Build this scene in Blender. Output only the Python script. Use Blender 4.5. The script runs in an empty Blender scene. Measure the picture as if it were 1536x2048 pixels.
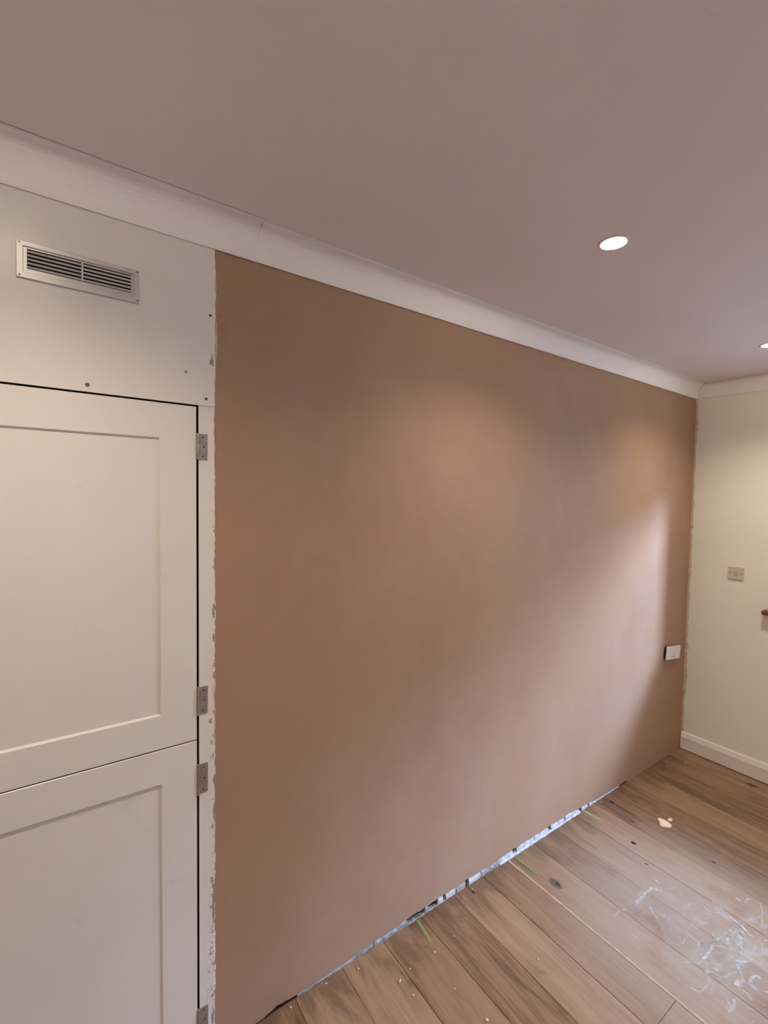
import bpy, bmesh, math, random
from mathutils import Vector, Matrix, noise as mnoise

random.seed(11)
scene = bpy.context.scene
COL = scene.collection

# ------------------------------------------------------------------ camera
CAM = Vector((0.0, -1.4046, 1.74))
F_PX, YAW, PITCH, ROLL = 932.17, math.radians(35.184), math.radians(2.236), math.radians(1.202)
fw = Vector((math.sin(YAW) * math.cos(PITCH), math.cos(YAW) * math.cos(PITCH), -math.sin(PITCH)))
rt = Vector((math.cos(YAW), -math.sin(YAW), 0.0))
up = rt.cross(fw)
r2 = rt * math.cos(ROLL) + up * math.sin(ROLL)
u2 = -rt * math.sin(ROLL) + up * math.cos(ROLL)
cam_data = bpy.data.cameras.new("camera")
cam_data.sensor_fit = 'HORIZONTAL'
cam_data.sensor_width = 36.0
cam_data.lens = 36.0 * F_PX / 1536.0
cam_data.clip_start = 0.02
cam = bpy.data.objects.new("camera", cam_data)
COL.objects.link(cam)
cam.matrix_world = Matrix(((r2.x, u2.x, -fw.x, CAM.x), (r2.y, u2.y, -fw.y, CAM.y),
                           (r2.z, u2.z, -fw.z, CAM.z), (0, 0, 0, 1)))
scene.camera = cam

# ------------------------------------------------------------------ world, exposure
SKY = 365.0
LAMP_W = 63.0
GLOW_W = 3.9
LAMP_COL = (1.0, 0.87, 0.70)
world = bpy.data.worlds.new("sky")
scene.world = world
world.use_nodes = True
wb = world.node_tree.nodes["Background"]
wb.inputs[0].default_value = (0.73, 1.02, 1.62, 1)
wb.inputs[1].default_value = SKY
vs = scene.view_settings
vs.view_transform = 'Standard'
vs.look = 'None'
vs.exposure = 0.0
vs.gamma = 1.0
vs.use_curve_mapping = False
scene.cycles.max_bounces = 10
scene.cycles.diffuse_bounces = 6
scene.cycles.sample_clamp_indirect = 6.0

# room dimensions (metres)
W = 3.589            # right wall plane
XL = -1.5            # left wall plane
YF = -3.7            # wall behind the camera
ZC = 2.522           # ceiling
ZK = 2.430           # lower edge of the coving
YP = 0.003           # plaster face
DOOR_Y0, DOOR_Y1, DOOR_S, DOOR_H = -0.90, -3.3, 1.06, 2.00   # window in the right wall, just out of view
WT = 0.10            # thickness of that wall
AX, AY, AZ = 6.3, -4.6, 3.6        # unseen side room shaped for the daylight patch: far wall, back wall, ceiling
KX0, KX1, KZ0, KZ1 = 4.78, 5.60, 2.45, 3.25   # its unseen high window, placed in the back wall for that patch

# portal: the sky reaches the room only through the unseen side room's high window
def portal(name, x0, x1, z0, z1, y):
    d = bpy.data.lights.new(name, 'AREA')
    d.shape = 'RECTANGLE'; d.size = x1 - x0; d.size_y = z1 - z0
    d.cycles.is_portal = True
    o = bpy.data.objects.new(name, d)
    o.location = ((x0 + x1) / 2, y, (z0 + z1) / 2)
    o.rotation_euler = (math.radians(90), 0, 0)
    COL.objects.link(o)
portal("unseen_room_portal", KX0, KX1, KZ0, KZ1, AY - 0.02)

# ------------------------------------------------------------------ helpers
def tag(o, label=None, cat=None, group=None, kind=None):
    if label: o["label"] = label
    if cat: o["category"] = cat
    if group: o["group"] = group
    if kind: o["kind"] = kind
    return o

def empty(name, loc=(0, 0, 0)):
    o = bpy.data.objects.new(name, None)
    o.empty_display_size = 0.05
    o.location = loc
    COL.objects.link(o)
    return o

def link(name, me, mat=None, parent=None, smooth=False):
    o = bpy.data.objects.new(name, me)
    COL.objects.link(o)
    if mat and not me.materials: me.materials.append(mat)
    if parent:
        o.parent = parent
        o.matrix_parent_inverse = Matrix.Translation(-parent.location) if parent.location.length else Matrix()
    if smooth:
        for p in me.polygons: p.use_smooth = True
    return o

def from_bm(name, bm, mat, parent=None, smooth=False, recalc=True):
    if recalc: bmesh.ops.recalc_face_normals(bm, faces=bm.faces[:])
    me = bpy.data.meshes.new(name)
    bm.to_mesh(me); bm.free()
    return link(name, me, mat, parent, smooth)

def bbox(bm, lo, hi, bevel=0.0, seg=2):
    lo, hi = Vector(lo), Vector(hi)
    r = bmesh.ops.create_cube(bm, size=1.0)
    vv = r["verts"]
    for v in vv:
        v.co = Vector((lo[i] + (v.co[i] + 0.5) * (hi[i] - lo[i]) for i in range(3)))
    if bevel > 0:
        ed = list({e for v in vv for e in v.link_edges})
        bmesh.ops.bevel(bm, geom=ed, offset=bevel, segments=seg, affect='EDGES', profile=0.5)

def box(name, lo, hi, mat, parent=None, bevel=0.0, seg=2):
    bm = bmesh.new(); bbox(bm, lo, hi, bevel, seg)
    return from_bm(name, bm, mat, parent)

def prism(name, poly, axis, a, b, mat, parent=None, smooth=False, bevel=0):
    """poly: list of 2-D points in the two remaining axes, extruded from a to b along axis"""
    bm = bmesh.new()
    def P(p, t):
        if axis == 'x': return (t, p[0], p[1])
        if axis == 'y': return (p[0], t, p[1])
        return (p[0], p[1], t)
    A = [bm.verts.new(P(p, a)) for p in poly]
    B = [bm.verts.new(P(p, b)) for p in poly]
    n = len(poly)
    bm.faces.new(A); bm.faces.new(B[::-1])
    for i in range(n):
        bm.faces.new((A[i], B[i], B[(i + 1) % n], A[(i + 1) % n]))
    if bevel:
        bmesh.ops.bevel(bm, geom=bm.edges[:], offset=bevel, segments=2, affect='EDGES')
    return from_bm(name, bm, mat, parent, smooth)

def lathe(bm, prof, mat4, seg=32):
    """prof: (r, z) list, revolved about local z"""
    rings = []
    for r, z in prof:
        if r < 1e-6:
            rings.append([bm.verts.new(mat4 @ Vector((0, 0, z)))])
        else:
            rings.append([bm.verts.new(mat4 @ Vector((r * math.cos(2 * math.pi * k / seg), r * math.sin(2 * math.pi * k / seg), z))) for k in range(seg)])
    for a, b in zip(rings[:-1], rings[1:]):
        for k in range(seg):
            k2 = (k + 1) % seg
            if len(a) == 1 and len(b) == 1: continue
            if len(a) == 1: bm.faces.new((a[0], b[k], b[k2]))
            elif len(b) == 1: bm.faces.new((a[k], a[k2], b[0]))
            else: bm.faces.new((a[k], a[k2], b[k2], b[k]))

def thicken(b, d):
    r = bmesh.ops.extrude_face_region(b, geom=b.faces[:])
    for v in r['geom']:
        if isinstance(v, bmesh.types.BMVert): v.co += Vector(d)

def fbm(x, s=0.0, o=3):
    return mnoise.fractal(Vector((x, s, 0.37)), 1.0, 2.0, o)

# ------------------------------------------------------------------ node helpers
class N:
    def __init__(self, name):
        self.m = bpy.data.materials.new(name)
        self.m.use_nodes = True
        self.t = self.m.node_tree
        self.b = self.t.nodes["Principled BSDF"]
    def n(self, typ, **kw):
        nd = self.t.nodes.new(typ)
        for k, v in kw.items(): setattr(nd, k, v)
        return nd
    def l(self, a, b): self.t.links.new(a, b)
    def inp(self, sock, v):
        if hasattr(v, "is_linked") or hasattr(v, "links"): self.l(v, sock)
        else: sock.default_value = v
    def math(self, op, a, b=0.0, c=0.0, clamp=False):
        nd = self.n("ShaderNodeMath", operation=op, use_clamp=clamp)
        self.inp(nd.inputs[0], a); self.inp(nd.inputs[1], b); self.inp(nd.inputs[2], c)
        return nd.outputs[0]
    def vmath(self, op, a, b=(0, 0, 0)):
        nd = self.n("ShaderNodeVectorMath", operation=op)
        self.inp(nd.inputs[0], a); self.inp(nd.inputs[1], b)
        return nd.outputs["Value"] if op in ('LENGTH', 'DISTANCE', 'DOT_PRODUCT') else nd.outputs[0]
    def pos(self): return self.n("ShaderNodeNewGeometry").outputs["Position"]
    def noise(self, vec, scale, detail=4, rough=0.55, dist=0.0):
        nd = self.n("ShaderNodeTexNoise")
        self.l(vec, nd.inputs["Vector"])
        nd.inputs["Scale"].default_value = scale
        nd.inputs["Detail"].default_value = detail
        nd.inputs["Roughness"].default_value = rough
        nd.inputs["Distortion"].default_value = dist
        return nd.outputs["Fac"]
    def scale(self, vec, s): return self.vmath('MULTIPLY', vec, s)
    def smooth(self, v, a, b, lo=0.0, hi=1.0):
        nd = self.n("ShaderNodeMapRange", interpolation_type='SMOOTHSTEP')
        self.l(v, nd.inputs[0])
        for i, x in zip((1, 2, 3, 4), (a, b, lo, hi)): nd.inputs[i].default_value = x
        return nd.outputs[0]
    def ramp(self, v, stops):
        nd = self.n("ShaderNodeValToRGB")
        cr = nd.color_ramp
        while len(cr.elements) < len(stops): cr.elements.new(0.5)
        for e, (p, c) in zip(cr.elements, stops):
            e.position = p; e.color = (*c, 1)
        self.l(v, nd.inputs[0])
        return nd.outputs[0]
    def mix(self, f, a, b, typ='MIX'):
        nd = self.n("ShaderNodeMix", data_type='RGBA', blend_type=typ)
        self.inp(nd.inputs[0], f)
        for s, v in ((nd.inputs[6], a), (nd.inputs[7], b)):
            if isinstance(v, tuple): s.default_value = (*v, 1) if len(v) == 3 else v
            else: self.l(v, s)
        return nd.outputs[2]
    def bump(self, h, strength, dist):
        nd = self.n("ShaderNodeBump")
        nd.inputs["Strength"].default_value = strength
        nd.inputs["Distance"].default_value = dist
        self.l(h, nd.inputs["Height"])
        self.l(nd.outputs[0], self.b.inputs["Normal"])
    def out(self, col=None, rough=None, spec=None, metal=None):
        for k, v in (("Base Color", col), ("Roughness", rough), ("Specular IOR Level", spec), ("Metallic", metal)):
            if v is None: continue
            s = self.b.inputs[k]
            if isinstance(v, tuple): s.default_value = (*v, 1)
            else: self.inp(s, v)
        return self.m

def simple(name, col, rough=0.5, spec=0.5, metal=0.0, var=0.06, vs_=6.0, bump=0.0, bscale=60, bdist=0.001):
    g = N(name); p = g.pos()
    f = g.noise(p, vs_, 4)
    lo = tuple(c * (1 - var) for c in col); hi = tuple(min(1, c * (1 + var)) for c in col)
    c = g.ramp(f, [(0.3, lo), (0.7, hi)])
    if bump: g.bump(g.noise(p, bscale, 4), bump, bdist)
    return g.out(c, rough, spec, metal)

M = {}
# white eggshell paint of the joinery
g = N("joinery_paint"); p = g.pos()
c = g.ramp(g.noise(p, 3.0, 5), [(0.3, (0.755, 0.72, 0.665)), (0.7, (0.795, 0.765, 0.715))])
c = g.mix(g.smooth(g.noise(g.scale(p, (1.0, 1.0, 1.6)), 9.0, 5, 0.65), 0.60, 0.78), c, (0.70, 0.675, 0.62))
g.bump(g.noise(p, 140, 3), 0.05, 0.001)
M["joinery"] = g.out(c, 0.30, 0.45)
# the post's paint: chipped to grey along its outer edge
g = N("chipped_joinery_paint"); p = g.pos()
sx = g.n("ShaderNodeSeparateXYZ"); g.l(p, sx.inputs[0])
c = g.ramp(g.noise(p, 8.0, 5), [(0.3, (0.74, 0.70, 0.635)), (0.7, (0.79, 0.755, 0.695))])
edge = g.smooth(sx.outputs[0], 0.358, 0.386)
chip = g.math('ADD', g.noise(g.scale(p, (1, 1, 0.55)), 70.0, 4, 0.6), g.math('MULTIPLY', edge, 0.17))
low = g.smooth(sx.outputs[2], 1.95, 1.6)
chip = g.math('MULTIPLY', g.smooth(chip, 0.735, 0.76), low)
c = g.mix(chip, c, (0.33, 0.32, 0.31))
crack = g.math('ABSOLUTE', g.math('SUBTRACT', g.noise(g.scale(p, (1, 1, 0.4)), 34.0, 3), 0.5))
crack = g.math('MULTIPLY', g.smooth(crack, 0.012, 0.004), g.math('MULTIPLY', edge, g.smooth(g.noise(p, 9.0), 0.5, 0.6)))
c = g.mix(g.math('MULTIPLY', crack, low), c, (0.30, 0.28, 0.25))
g.bump(chip, -0.4, 0.001)
M["post"] = g.out(c, 0.45, 0.4)
# fresh plaster: brown skim with mottling and trowel sweeps
g = N("skim_plaster"); p = g.pos()
n1 = g.noise(p, 1.1, 3, 0.5, 0.3)
n2 = g.noise(g.scale(p, (1.6, 1.0, 1.0)), 2.6, 5, 0.6, 0.5)
n3 = g.noise(g.scale(p, (0.7, 1.0, 1.8)), 9.0, 4, 0.55, 0.6)
f = g.math('ADD', g.math('ADD', g.math('MULTIPLY', n1, 0.45), g.math('MULTIPLY', n2, 0.42)), g.math('MULTIPLY', n3, 0.13))
c = g.ramp(f, [(0.32, (0.330, 0.192, 0.120)), (0.5, (0.372, 0.231, 0.153)), (0.68, (0.412, 0.272, 0.193))])
hue = g.smooth(g.noise(g.vmath('ADD', p, (5.0, 0.0, 2.0)), 1.7, 4, 0.6, 0.4), 0.35, 0.65)
c = g.mix(g.math('MULTIPLY', hue, 0.5), c, (0.385, 0.235, 0.130))
d = g.vmath('LENGTH', g.scale(g.vmath('SUBTRACT', p, (0.398, 0.0, 2.225)), (1.6, 1.0, 0.7)))
c = g.mix(g.math('MULTIPLY', g.smooth(d, 0.05, 0.005), g.smooth(g.noise(p, 45.0), 0.38, 0.6)), c, (0.38, 0.19, 0.09))
g.bump(f, 0.15, 0.005)
M["plaster"] = g.out(c, g.math('ADD', g.math('MULTIPLY', n2, 0.15), 0.46), 0.32)
M["ceiling"] = simple("ceiling_emulsion", (0.86, 0.80, 0.775), 0.75, 0.25, var=0.02, vs_=2.0, bump=0.06, bscale=90)
M["coving"] = simple("coving_emulsion", (0.88, 0.845, 0.81), 0.6, 0.3, var=0.02, vs_=3.0, bump=0.05)
g = N("green_emulsion"); p = g.pos()
c = g.ramp(g.noise(p, 2.5, 5), [(0.3, (0.82, 0.815, 0.71)), (0.7, (0.855, 0.845, 0.745))])
g.bump(g.noise(p, 120, 4), 0.08, 0.001)
M["green"] = g.out(c, 0.6, 0.3)
M["wallplain"] = simple("plain_wall_emulsion", (0.80, 0.78, 0.75), 0.7, 0.25, var=0.03)
M["skirting"] = simple("skirting_paint", (0.80, 0.755, 0.70), 0.35, 0.45, var=0.03)
M["caulk"] = simple("old_caulk", (0.62, 0.46, 0.33), 0.7, 0.2, var=0.25, vs_=40, bump=0.4, bscale=90)
M["smear"] = simple("plaster_smear", (0.62, 0.53, 0.41), 0.75, 0.2, var=0.16, vs_=25, bump=0.2)
M["remnant"] = simple("old_board_edge", (0.33, 0.325, 0.325), 0.85, 0.15, var=0.35, vs_=45, bump=0.6, bscale=70, bdist=0.003)
M["remnantw"] = simple("old_white_plaster", (0.52, 0.525, 0.54), 0.85, 0.15, var=0.28, vs_=40, bump=0.6, bscale=80, bdist=0.003)
M["dark"] = simple("dark_void", (0.012, 0.010, 0.009), 0.9, 0.1, var=0.3)
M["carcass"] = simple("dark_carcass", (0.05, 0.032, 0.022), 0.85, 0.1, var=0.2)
M["gapshade"] = simple("gap_shade_edge", (0.06, 0.035, 0.022), 0.8, 0.2, var=0.2, vs_=40)  # dark edge colour standing in for the shade inside the door gaps
M["hinge"] = simple("hinge_steel", (0.36, 0.32, 0.295), 0.45, 0.5, metal=0.55, var=0.15, vs_=60)
M["screw"] = simple("screw_steel", (0.12, 0.10, 0.09), 0.5, 0.5, metal=0.5, var=0.2, vs_=90)
M["filler"] = simple("grey_bare_patch", (0.32, 0.31, 0.30), 0.7, 0.2, var=0.15, vs_=60)
g = N("vent_aluminium"); p = g.pos()
f = g.noise(g.scale(p, (2.0, 1.0, 60.0)), 6.0, 4)
M["vent"] = g.out(g.ramp(f, [(0.3, (0.55, 0.53, 0.52)), (0.7, (0.63, 0.61, 0.60))]), 0.36, 0.5, 0.30)
M["plastic"] = simple("white_plastic", (0.78, 0.77, 0.76), 0.28, 0.5, var=0.02)
M["plasticold"] = simple("aged_plastic", (0.62, 0.545, 0.49), 0.32, 0.5, var=0.03)
M["rail"] = simple("red_brown_wood", (0.17, 0.062, 0.042), 0.35, 0.5, var=0.2, vs_=30)
M["tape"] = simple("green_tape", (0.21, 0.25, 0.10), 0.6, 0.3, var=0.12, vs_=40)
M["tapepale"] = simple("pale_green_tape", (0.29, 0.31, 0.19), 0.7, 0.3, var=0.15, vs_=50)
M["crumb"] = simple("plaster_crumb", (0.62, 0.53, 0.45), 0.85, 0.2, var=0.15, vs_=80)
M["flake"] = simple("cream_plaster_flake", (0.80, 0.64, 0.50), 0.85, 0.2, var=0.06, vs_=40)
M["bezel"] = simple("white_bezel", (0.78, 0.72, 0.70), 0.3, 0.5, var=0.02)
M["frame"] = simple("door_frame_white", (0.7, 0.7, 0.68), 0.4, 0.5, var=0.02)
M["unseen_room"] = simple("unseen_room_emulsion", (0.78, 0.77, 0.75), 0.8, 0.2, var=0.1, vs_=3)
M["patio"] = simple("patio_stone", (0.34, 0.33, 0.31), 0.9, 0.2, var=0.15, vs_=3)
g = N("lamp_glow")
g.b.inputs["Emission Color"].default_value = (1.0, 0.90, 0.76, 1)
g.b.inputs["Emission Strength"].default_value = 14.0
M["lamp"] = g.out((0.9, 0.9, 0.88), 0.3, 0.3)
g = N("pane_glass")
tr = g.n("ShaderNodeBsdfTransparent"); gl = g.n("ShaderNodeBsdfGlossy"); mx = g.n("ShaderNodeMixShader")
gl.inputs["Roughness"].default_value = 0.02
mx.inputs[0].default_value = 0.05; g.l(tr.outputs[0], mx.inputs[1]); g.l(gl.outputs[0], mx.inputs[2])
g.l(mx.outputs[0], g.t.nodes["Material Output"].inputs[0])
M["glass"] = g.m

# worn floorboards: grain per board, dirt along the wall, knots and holes, plaster dust
g = N("worn_floorboard"); p = g.pos()
oi = g.n("ShaderNodeObjectInfo")
rnd = oi.outputs["Random"]
off = g.n("ShaderNodeCombineXYZ"); g.l(g.math('MULTIPLY', rnd, 37.0), off.inputs[0]); g.l(g.math('MULTIPLY', rnd, 91.0), off.inputs[1])
q = g.vmath('ADD', p, off.outputs[0])
gr1 = g.noise(g.scale(q, (9.0, 1.1, 1.0)), 2.2, 5, 0.6, 0.8)
gr2 = g.noise(g.scale(q, (46.0, 2.2, 1.0)), 2.6, 4, 0.6, 0.5)
gr3 = g.noise(g.scale(q, (170.0, 6.0, 1.0)), 2.0, 3, 0.6)
f = g.math('ADD', g.math('ADD', g.math('MULTIPLY', gr1, 0.5), g.math('MULTIPLY', gr2, 0.34)), g.math('MULTIPLY', gr3, 0.16))
f = g.math('ADD', f, g.math('MULTIPLY', g.math('SUBTRACT', rnd, 0.5), 0.22))
c = g.ramp(f, [(0.28, (0.090, 0.048, 0.027)), (0.41, (0.218, 0.126, 0.072)), (0.55, (0.285, 0.176, 0.105)), (0.74, (0.37, 0.250, 0.163))])
sy = g.n("ShaderNodeSeparateXYZ"); g.l(p, sy.inputs[0])
# ingrained dirt: patches, denser in the last hand's width before the plastered wall
near = g.smooth(sy.outputs[1], -0.26, -0.01)
st = g.math('ADD', g.noise(g.scale(p, (6.0, 2.0, 1.0)), 1.7, 5, 0.65, 0.8), g.math('MULTIPLY', near, 0.17))
dirt = g.smooth(st, 0.57, 0.74)
c = g.mix(g.math('MULTIPLY', dirt, 0.58), c, (0.105, 0.058, 0.034))
stk = g.smooth(g.noise(g.scale(q, (30.0, 1.6, 1.0)), 1.5, 5, 0.7, 1.2), 0.56, 0.70)
c = g.mix(g.math('MULTIPLY', stk, 0.45), c, (0.115, 0.066, 0.040))
# dust film
dd = g.vmath('LENGTH', g.scale(g.vmath('SUBTRACT', p, (2.12, -0.62, 0.0)), (1.15, 1.3, 0.0)))
film = g.math('MULTIPLY', g.smooth(dd, 0.95, 0.12), g.smooth(g.noise(p, 4.5, 5, 0.6, 0.5), 0.14, 0.52))
c = g.mix(g.math('MULTIPLY', film, 0.62), c, (0.385, 0.345, 0.305))
# cloudy residue of dried plaster inside the dusty patch
d2 = g.vmath('LENGTH', g.scale(g.vmath('SUBTRACT', p, (2.20, -0.80, 0.0)), (1.5, 1.9, 0.0)))
cl = g.math('MULTIPLY', g.smooth(g.noise(p, 9.0, 6, 0.65, 0.8), 0.46, 0.70), g.smooth(d2, 0.62, 0.08))
c = g.mix(g.math('MULTIPLY', cl, 0.55), c, (0.46, 0.45, 0.44))
sp = g.math('MULTIPLY', g.smooth(g.noise(p, 38.0, 4, 0.6, 1.0), 0.60, 0.70), g.smooth(d2, 0.70, 0.25))
c = g.mix(g.math('MULTIPLY', sp, 0.45), c, (0.60, 0.60, 0.61))
# knots and nail holes
for (kx, ky, rx, ry, k) in [(1.490, -0.031, .0065, .009, 1), (1.835, -0.205, .022, .034, .55), (1.838, -0.214, .006, .014, .9),
                            (2.383, -0.278, .010, .014, 1), (2.600, -0.047, .010, .016, 1), (2.535, -0.193, .006, .012, .8),
                            (2.298, -0.382, .005, .008, .8), (2.58, -0.559, .007, .010, .7), (3.486, -0.439, .014, .028, .9),
                            (2.597, -0.125, .010, .070, .55), (1.489, -0.012, .003, .028, .7), (2.606, -0.025, .003, .03, .7)]:
    e = g.vmath('LENGTH', g.scale(g.vmath('SUBTRACT', p, (kx, ky, 0.0)), (1 / rx, 1 / ry, 0.0)))
    e = g.math('ADD', e, g.math('MULTIPLY', g.math('SUBTRACT', g.noise(p, 120.0, 2), 0.5), 0.9))
    c = g.mix(g.smooth(e, 1.15, 0.75, 0.0, k), c, (0.018, 0.012, 0.010))
g.bump(f, 0.25, 0.002)
M["board"] = g.out(c, g.math('ADD', 0.50, g.math('MULTIPLY', film, 0.2)), 0.35)
M["sap"] = simple("pale_filler_wood", (0.41, 0.315, 0.235), 0.6, 0.3, var=0.15, vs_=25)

# ================================================================== SETTING
# ---- floor: sub-floor with boards running away from the plastered wall
floor = box("floor", (XL - .2, YF - .2, -0.14), (W + WT, 0.45, -0.022), M["dark"])
tag(floor, "worn brown wooden floorboards dusted with plaster, running up to the brown wall", "floor", kind="structure")
seams = [0.6644, 0.849, 1.0338, 1.2226, 1.407, 1.5888, 1.7686]
while seams[-1] + 0.184 < W: seams.append(seams[-1] + 0.1835 + random.uniform(-.002, .002))
seams.append(W + 0.02)
while seams[0] - 0.1845 > XL: seams.insert(0, seams[0] - 0.1845)
seams.insert(0, XL - 0.02)
for i in range(len(seams) - 1):
    a, b = seams[i], seams[i + 1]
    if b - a < 0.01: continue
    ga = random.uniform(0.0005, 0.0010) if b < 1.9 else random.uniform(0.0003, 0.0006)
    x0, x1 = a + ga, b - ga
    if abs(b - 1.7686) < 1e-4: x1 = b - 0.0135
    cuts = [0.060]
    if abs(a - 1.5888) < 1e-4: cuts += [-0.738, -2.4]
    else:
        t = -random.uniform(1.15, 2.4); cuts.append(t)
        if t > -2.0: cuts.append(t - 1.2)
    cuts.append(YF - 0.02)
    for y1, y0 in zip(cuts[:-1], cuts[1:]):
        dz = random.uniform(-0.0006, 0.0004)
        box("floorboard", (x0, y0 + 0.0008, -0.022), (x1, y1 - 0.0008, dz), M["board"], floor, bevel=0.0011 if b < 1.9 else 0.0008, seg=1)
box("filler_strip", (1.7686 - 0.0131, -2.4, -0.02), (1.7686 - 0.0004, 0.02, 0.0006), M["sap"], floor, bevel=0.0008, seg=1)

# ---- ceiling
ceil = box("ceiling", (XL - .2, YF - .2, ZC), (W + .08, 0.55, ZC + 0.15), M["ceiling"])
tag(ceil, "flat matt white ceiling with recessed downlights", "ceiling", kind="structure")

# ---- plastered wall with its ragged foot
def foot(x):
    pts = [(0.3, .004), (0.55, .006), (0.60, .018), (0.66, .012), (0.80, .014), (0.97, .021), (1.10, .024), (1.165, .030),
           (1.25, .031), (1.30, .030), (1.42, .033), (1.6, .031), (1.78, .035), (2.0, .036), (2.2, .034), (2.38, .028),
           (2.5, .016), (2.7, .012), (2.95, .010), (3.2, .006), (3.7, .005)]
    for (a, za), (b, zb) in zip(pts[:-1], pts[1:]):
        if a <= x <= b:
            z = za + (zb - za) * (x - a) / (b - a); break
    j = fbm(x * 22, 3.1) * 0.0042 + fbm(x * 70, 7.7) * 0.0022
    return max(0.0015, z + j * min(1, z / .02))
X0, X1 = 0.372, W + 0.02
n = 520
bm = bmesh.new()
T = 0.0125
xs = [X0 + (X1 - X0) * i / n for i in range(n + 1)]
ft = [bm.verts.new((x, YP + 0.0015, foot(x))) for x in xs]
f2 = [bm.verts.new((x, YP, foot(x) + 0.003)) for x in xs]
bk = [bm.verts.new((x, YP + T, foot(x) + 0.001)) for x in xs]
tp = [bm.verts.new((x, YP, ZC)) for x in xs]
tb = [bm.verts.new((x, YP + T, ZC)) for x in xs]
for i in range(n):
    bm.faces.new((f2[i], f2[i + 1], tp[i + 1], tp[i]))
    bm.faces.new((ft[i], ft[i + 1], f2[i + 1], f2[i]))
    bm.faces.new((bk[i], bk[i + 1], ft[i + 1], ft[i]))
    bm.faces.new((tb[i], tb[i + 1], bk[i + 1], bk[i]))
wall_back = from_bm("wall_back", bm, M["plaster"])
tag(wall_back, "large wall of fresh brown skim plaster with a ragged bottom edge", "wall", kind="structure")
box("wall_core", (X0 - .02, 0.075, -0.02), (W + .05, 0.25, ZC), M["dark"], wall_back)
# crumbly remains of the old board and plaster between the skim and the floor
def remnant(x0, x1, mat, z0=0.0, zt=None, y0=0.006, y1=0.020, seed=0.0):
    m = max(4, int((x1 - x0) / 0.006))
    b = bmesh.new(); rows = []
    for i in range(m + 1):
        x = x0 + (x1 - x0) * i / m
        top = (foot(x) + 0.003 - 0.007 * max(0, fbm(x * 33, seed + 1))) if zt is None else zt + fbm(x * 60, seed) * .003
        lo = z0 + max(0, fbm(x * 45, seed + 5) * 0.002)
        yb = y0 + fbm(x * 50, seed + 9) * 0.0018
        mid = lo + (top - lo) * (0.55 + 0.25 * fbm(x * 35, seed + 2))
        rows.append([b.verts.new(v) for v in ((x, yb - 0.001, lo), (x, yb - 0.003 + fbm(x * 70, seed + 3) * .002, mid), (x, yb + 0.003, top), (x, y1, top), (x, y1, lo))])
    for r, s in zip(rows[:-1], rows[1:]):
        for k in range(5):
            b.faces.new((r[k], s[k], s[(k + 1) % 5], r[(k + 1) % 5]))
    b.faces.new(rows[0]); b.faces.new(rows[-1][::-1])
    return from_bm("plaster_remnant", b, mat, wall_back)
for k, (a, b_, m_) in enumerate([(0.672, 0.735, "remnant"), (0.738, 0.985, "remnant"), (0.988, 1.150, "remnant"), (1.245, 1.262, "remnant"),
                                 (1.315, 1.345, "remnantw"), (1.362, 1.418, "remnantw"), (1.424, 1.478, "remnant"), (1.500, 1.575, "remnantw"),
                                 (1.577, 1.700, "remnant"), (1.703, 1.795, "remnantw"), (1.828, 1.960, "remnantw"), (1.962, 2.075, "remnantw"),
                                 (2.100, 2.215, "remnantw"), (2.225, 2.350, "remnantw"), (2.378, 2.440, "remnantw"), (2.450, 2.600, "remnantw"),
                                 (2.603, 2.770, "remnantw"), (2.86, 3.10, "remnant"), (3.105, 3.58, "remnant")]):
    remnant(a, b_, M[m_], seed=k * 1.7)
remnant(1.15, 1.36, M["remnant"], zt=0.0035, seed=4.4)
remnant(1.70, 2.36, M["remnantw"], zt=0.012, y0=0.001, seed=8.4)
remnant(0.42, 0.67, M["carcass"], zt=0.003, y0=0.010, seed=6.4)

# ---- right wall, with the window opening just out of view
bm = bmesh.new()
bbox(bm, (W, DOOR_Y0, -0.02), (W + WT, 0.25, ZC))
bbox(bm, (W, YF - .2, -0.02), (W + WT, DOOR_Y1, ZC))
bbox(bm, (W, DOOR_Y1, DOOR_H), (W + WT, DOOR_Y0, ZC))
bbox(bm, (W, DOOR_Y1, -0.02), (W + WT, DOOR_Y0, DOOR_S))
wall_right = from_bm("wall_right", bm, M["green"])
tag(wall_right, "pale green painted wall at the right end of the room", "wall", kind="structure")
# plaster smeared round the internal corner onto the green paint
def ribbon(name, path, mat, parent, plane):
    b = bmesh.new(); L = []; R = []
    for (s, a, w) in path:
        L.append(b.verts.new(plane(s, a))); R.append(b.verts.new(plane(s, w)))
    for i in range(len(path) - 1):
        b.faces.new((L[i], L[i + 1], R[i + 1], R[i]))
    thicken(b, (-0.0006, 0, 0))
    return from_bm(name, b, mat, parent)
path = []
for i in range(260):
    z = 0.118 + (2.405 - 0.118) * i / 259
    w = 0.010 + 0.016 * max(0, fbm(z * 4, 1.3)) + 0.005 * fbm(z * 30, 4.0)
    path.append((z, 0.004, -max(0.004, w)))
ribbon("plaster_smear", path, M["smear"], wall_right, lambda s, a: (W - 0.0008, a, s))
for (z, l, w) in [(2.225, .012, .02), (1.56, .02, .018), (0.735, .03, .022), (0.72, .02, .03)]:
    b = bmesh.new()
    bmesh.ops.create_icosphere(b, subdivisions=2, radius=1.0)
    for v in b.verts:
        k = 1 + 0.3 * mnoise.noise(v.co * 2.0 + Vector((z, 0, 0)))
        v.co = Vector((W - 0.001 + v.co.x * 0.003, -0.008 + v.co.y * w * .5 * k, z + v.co.z * l * k * .6))
    from_bm("plaster_lump", b, M["caulk"], wall_right, smooth=True)

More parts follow.
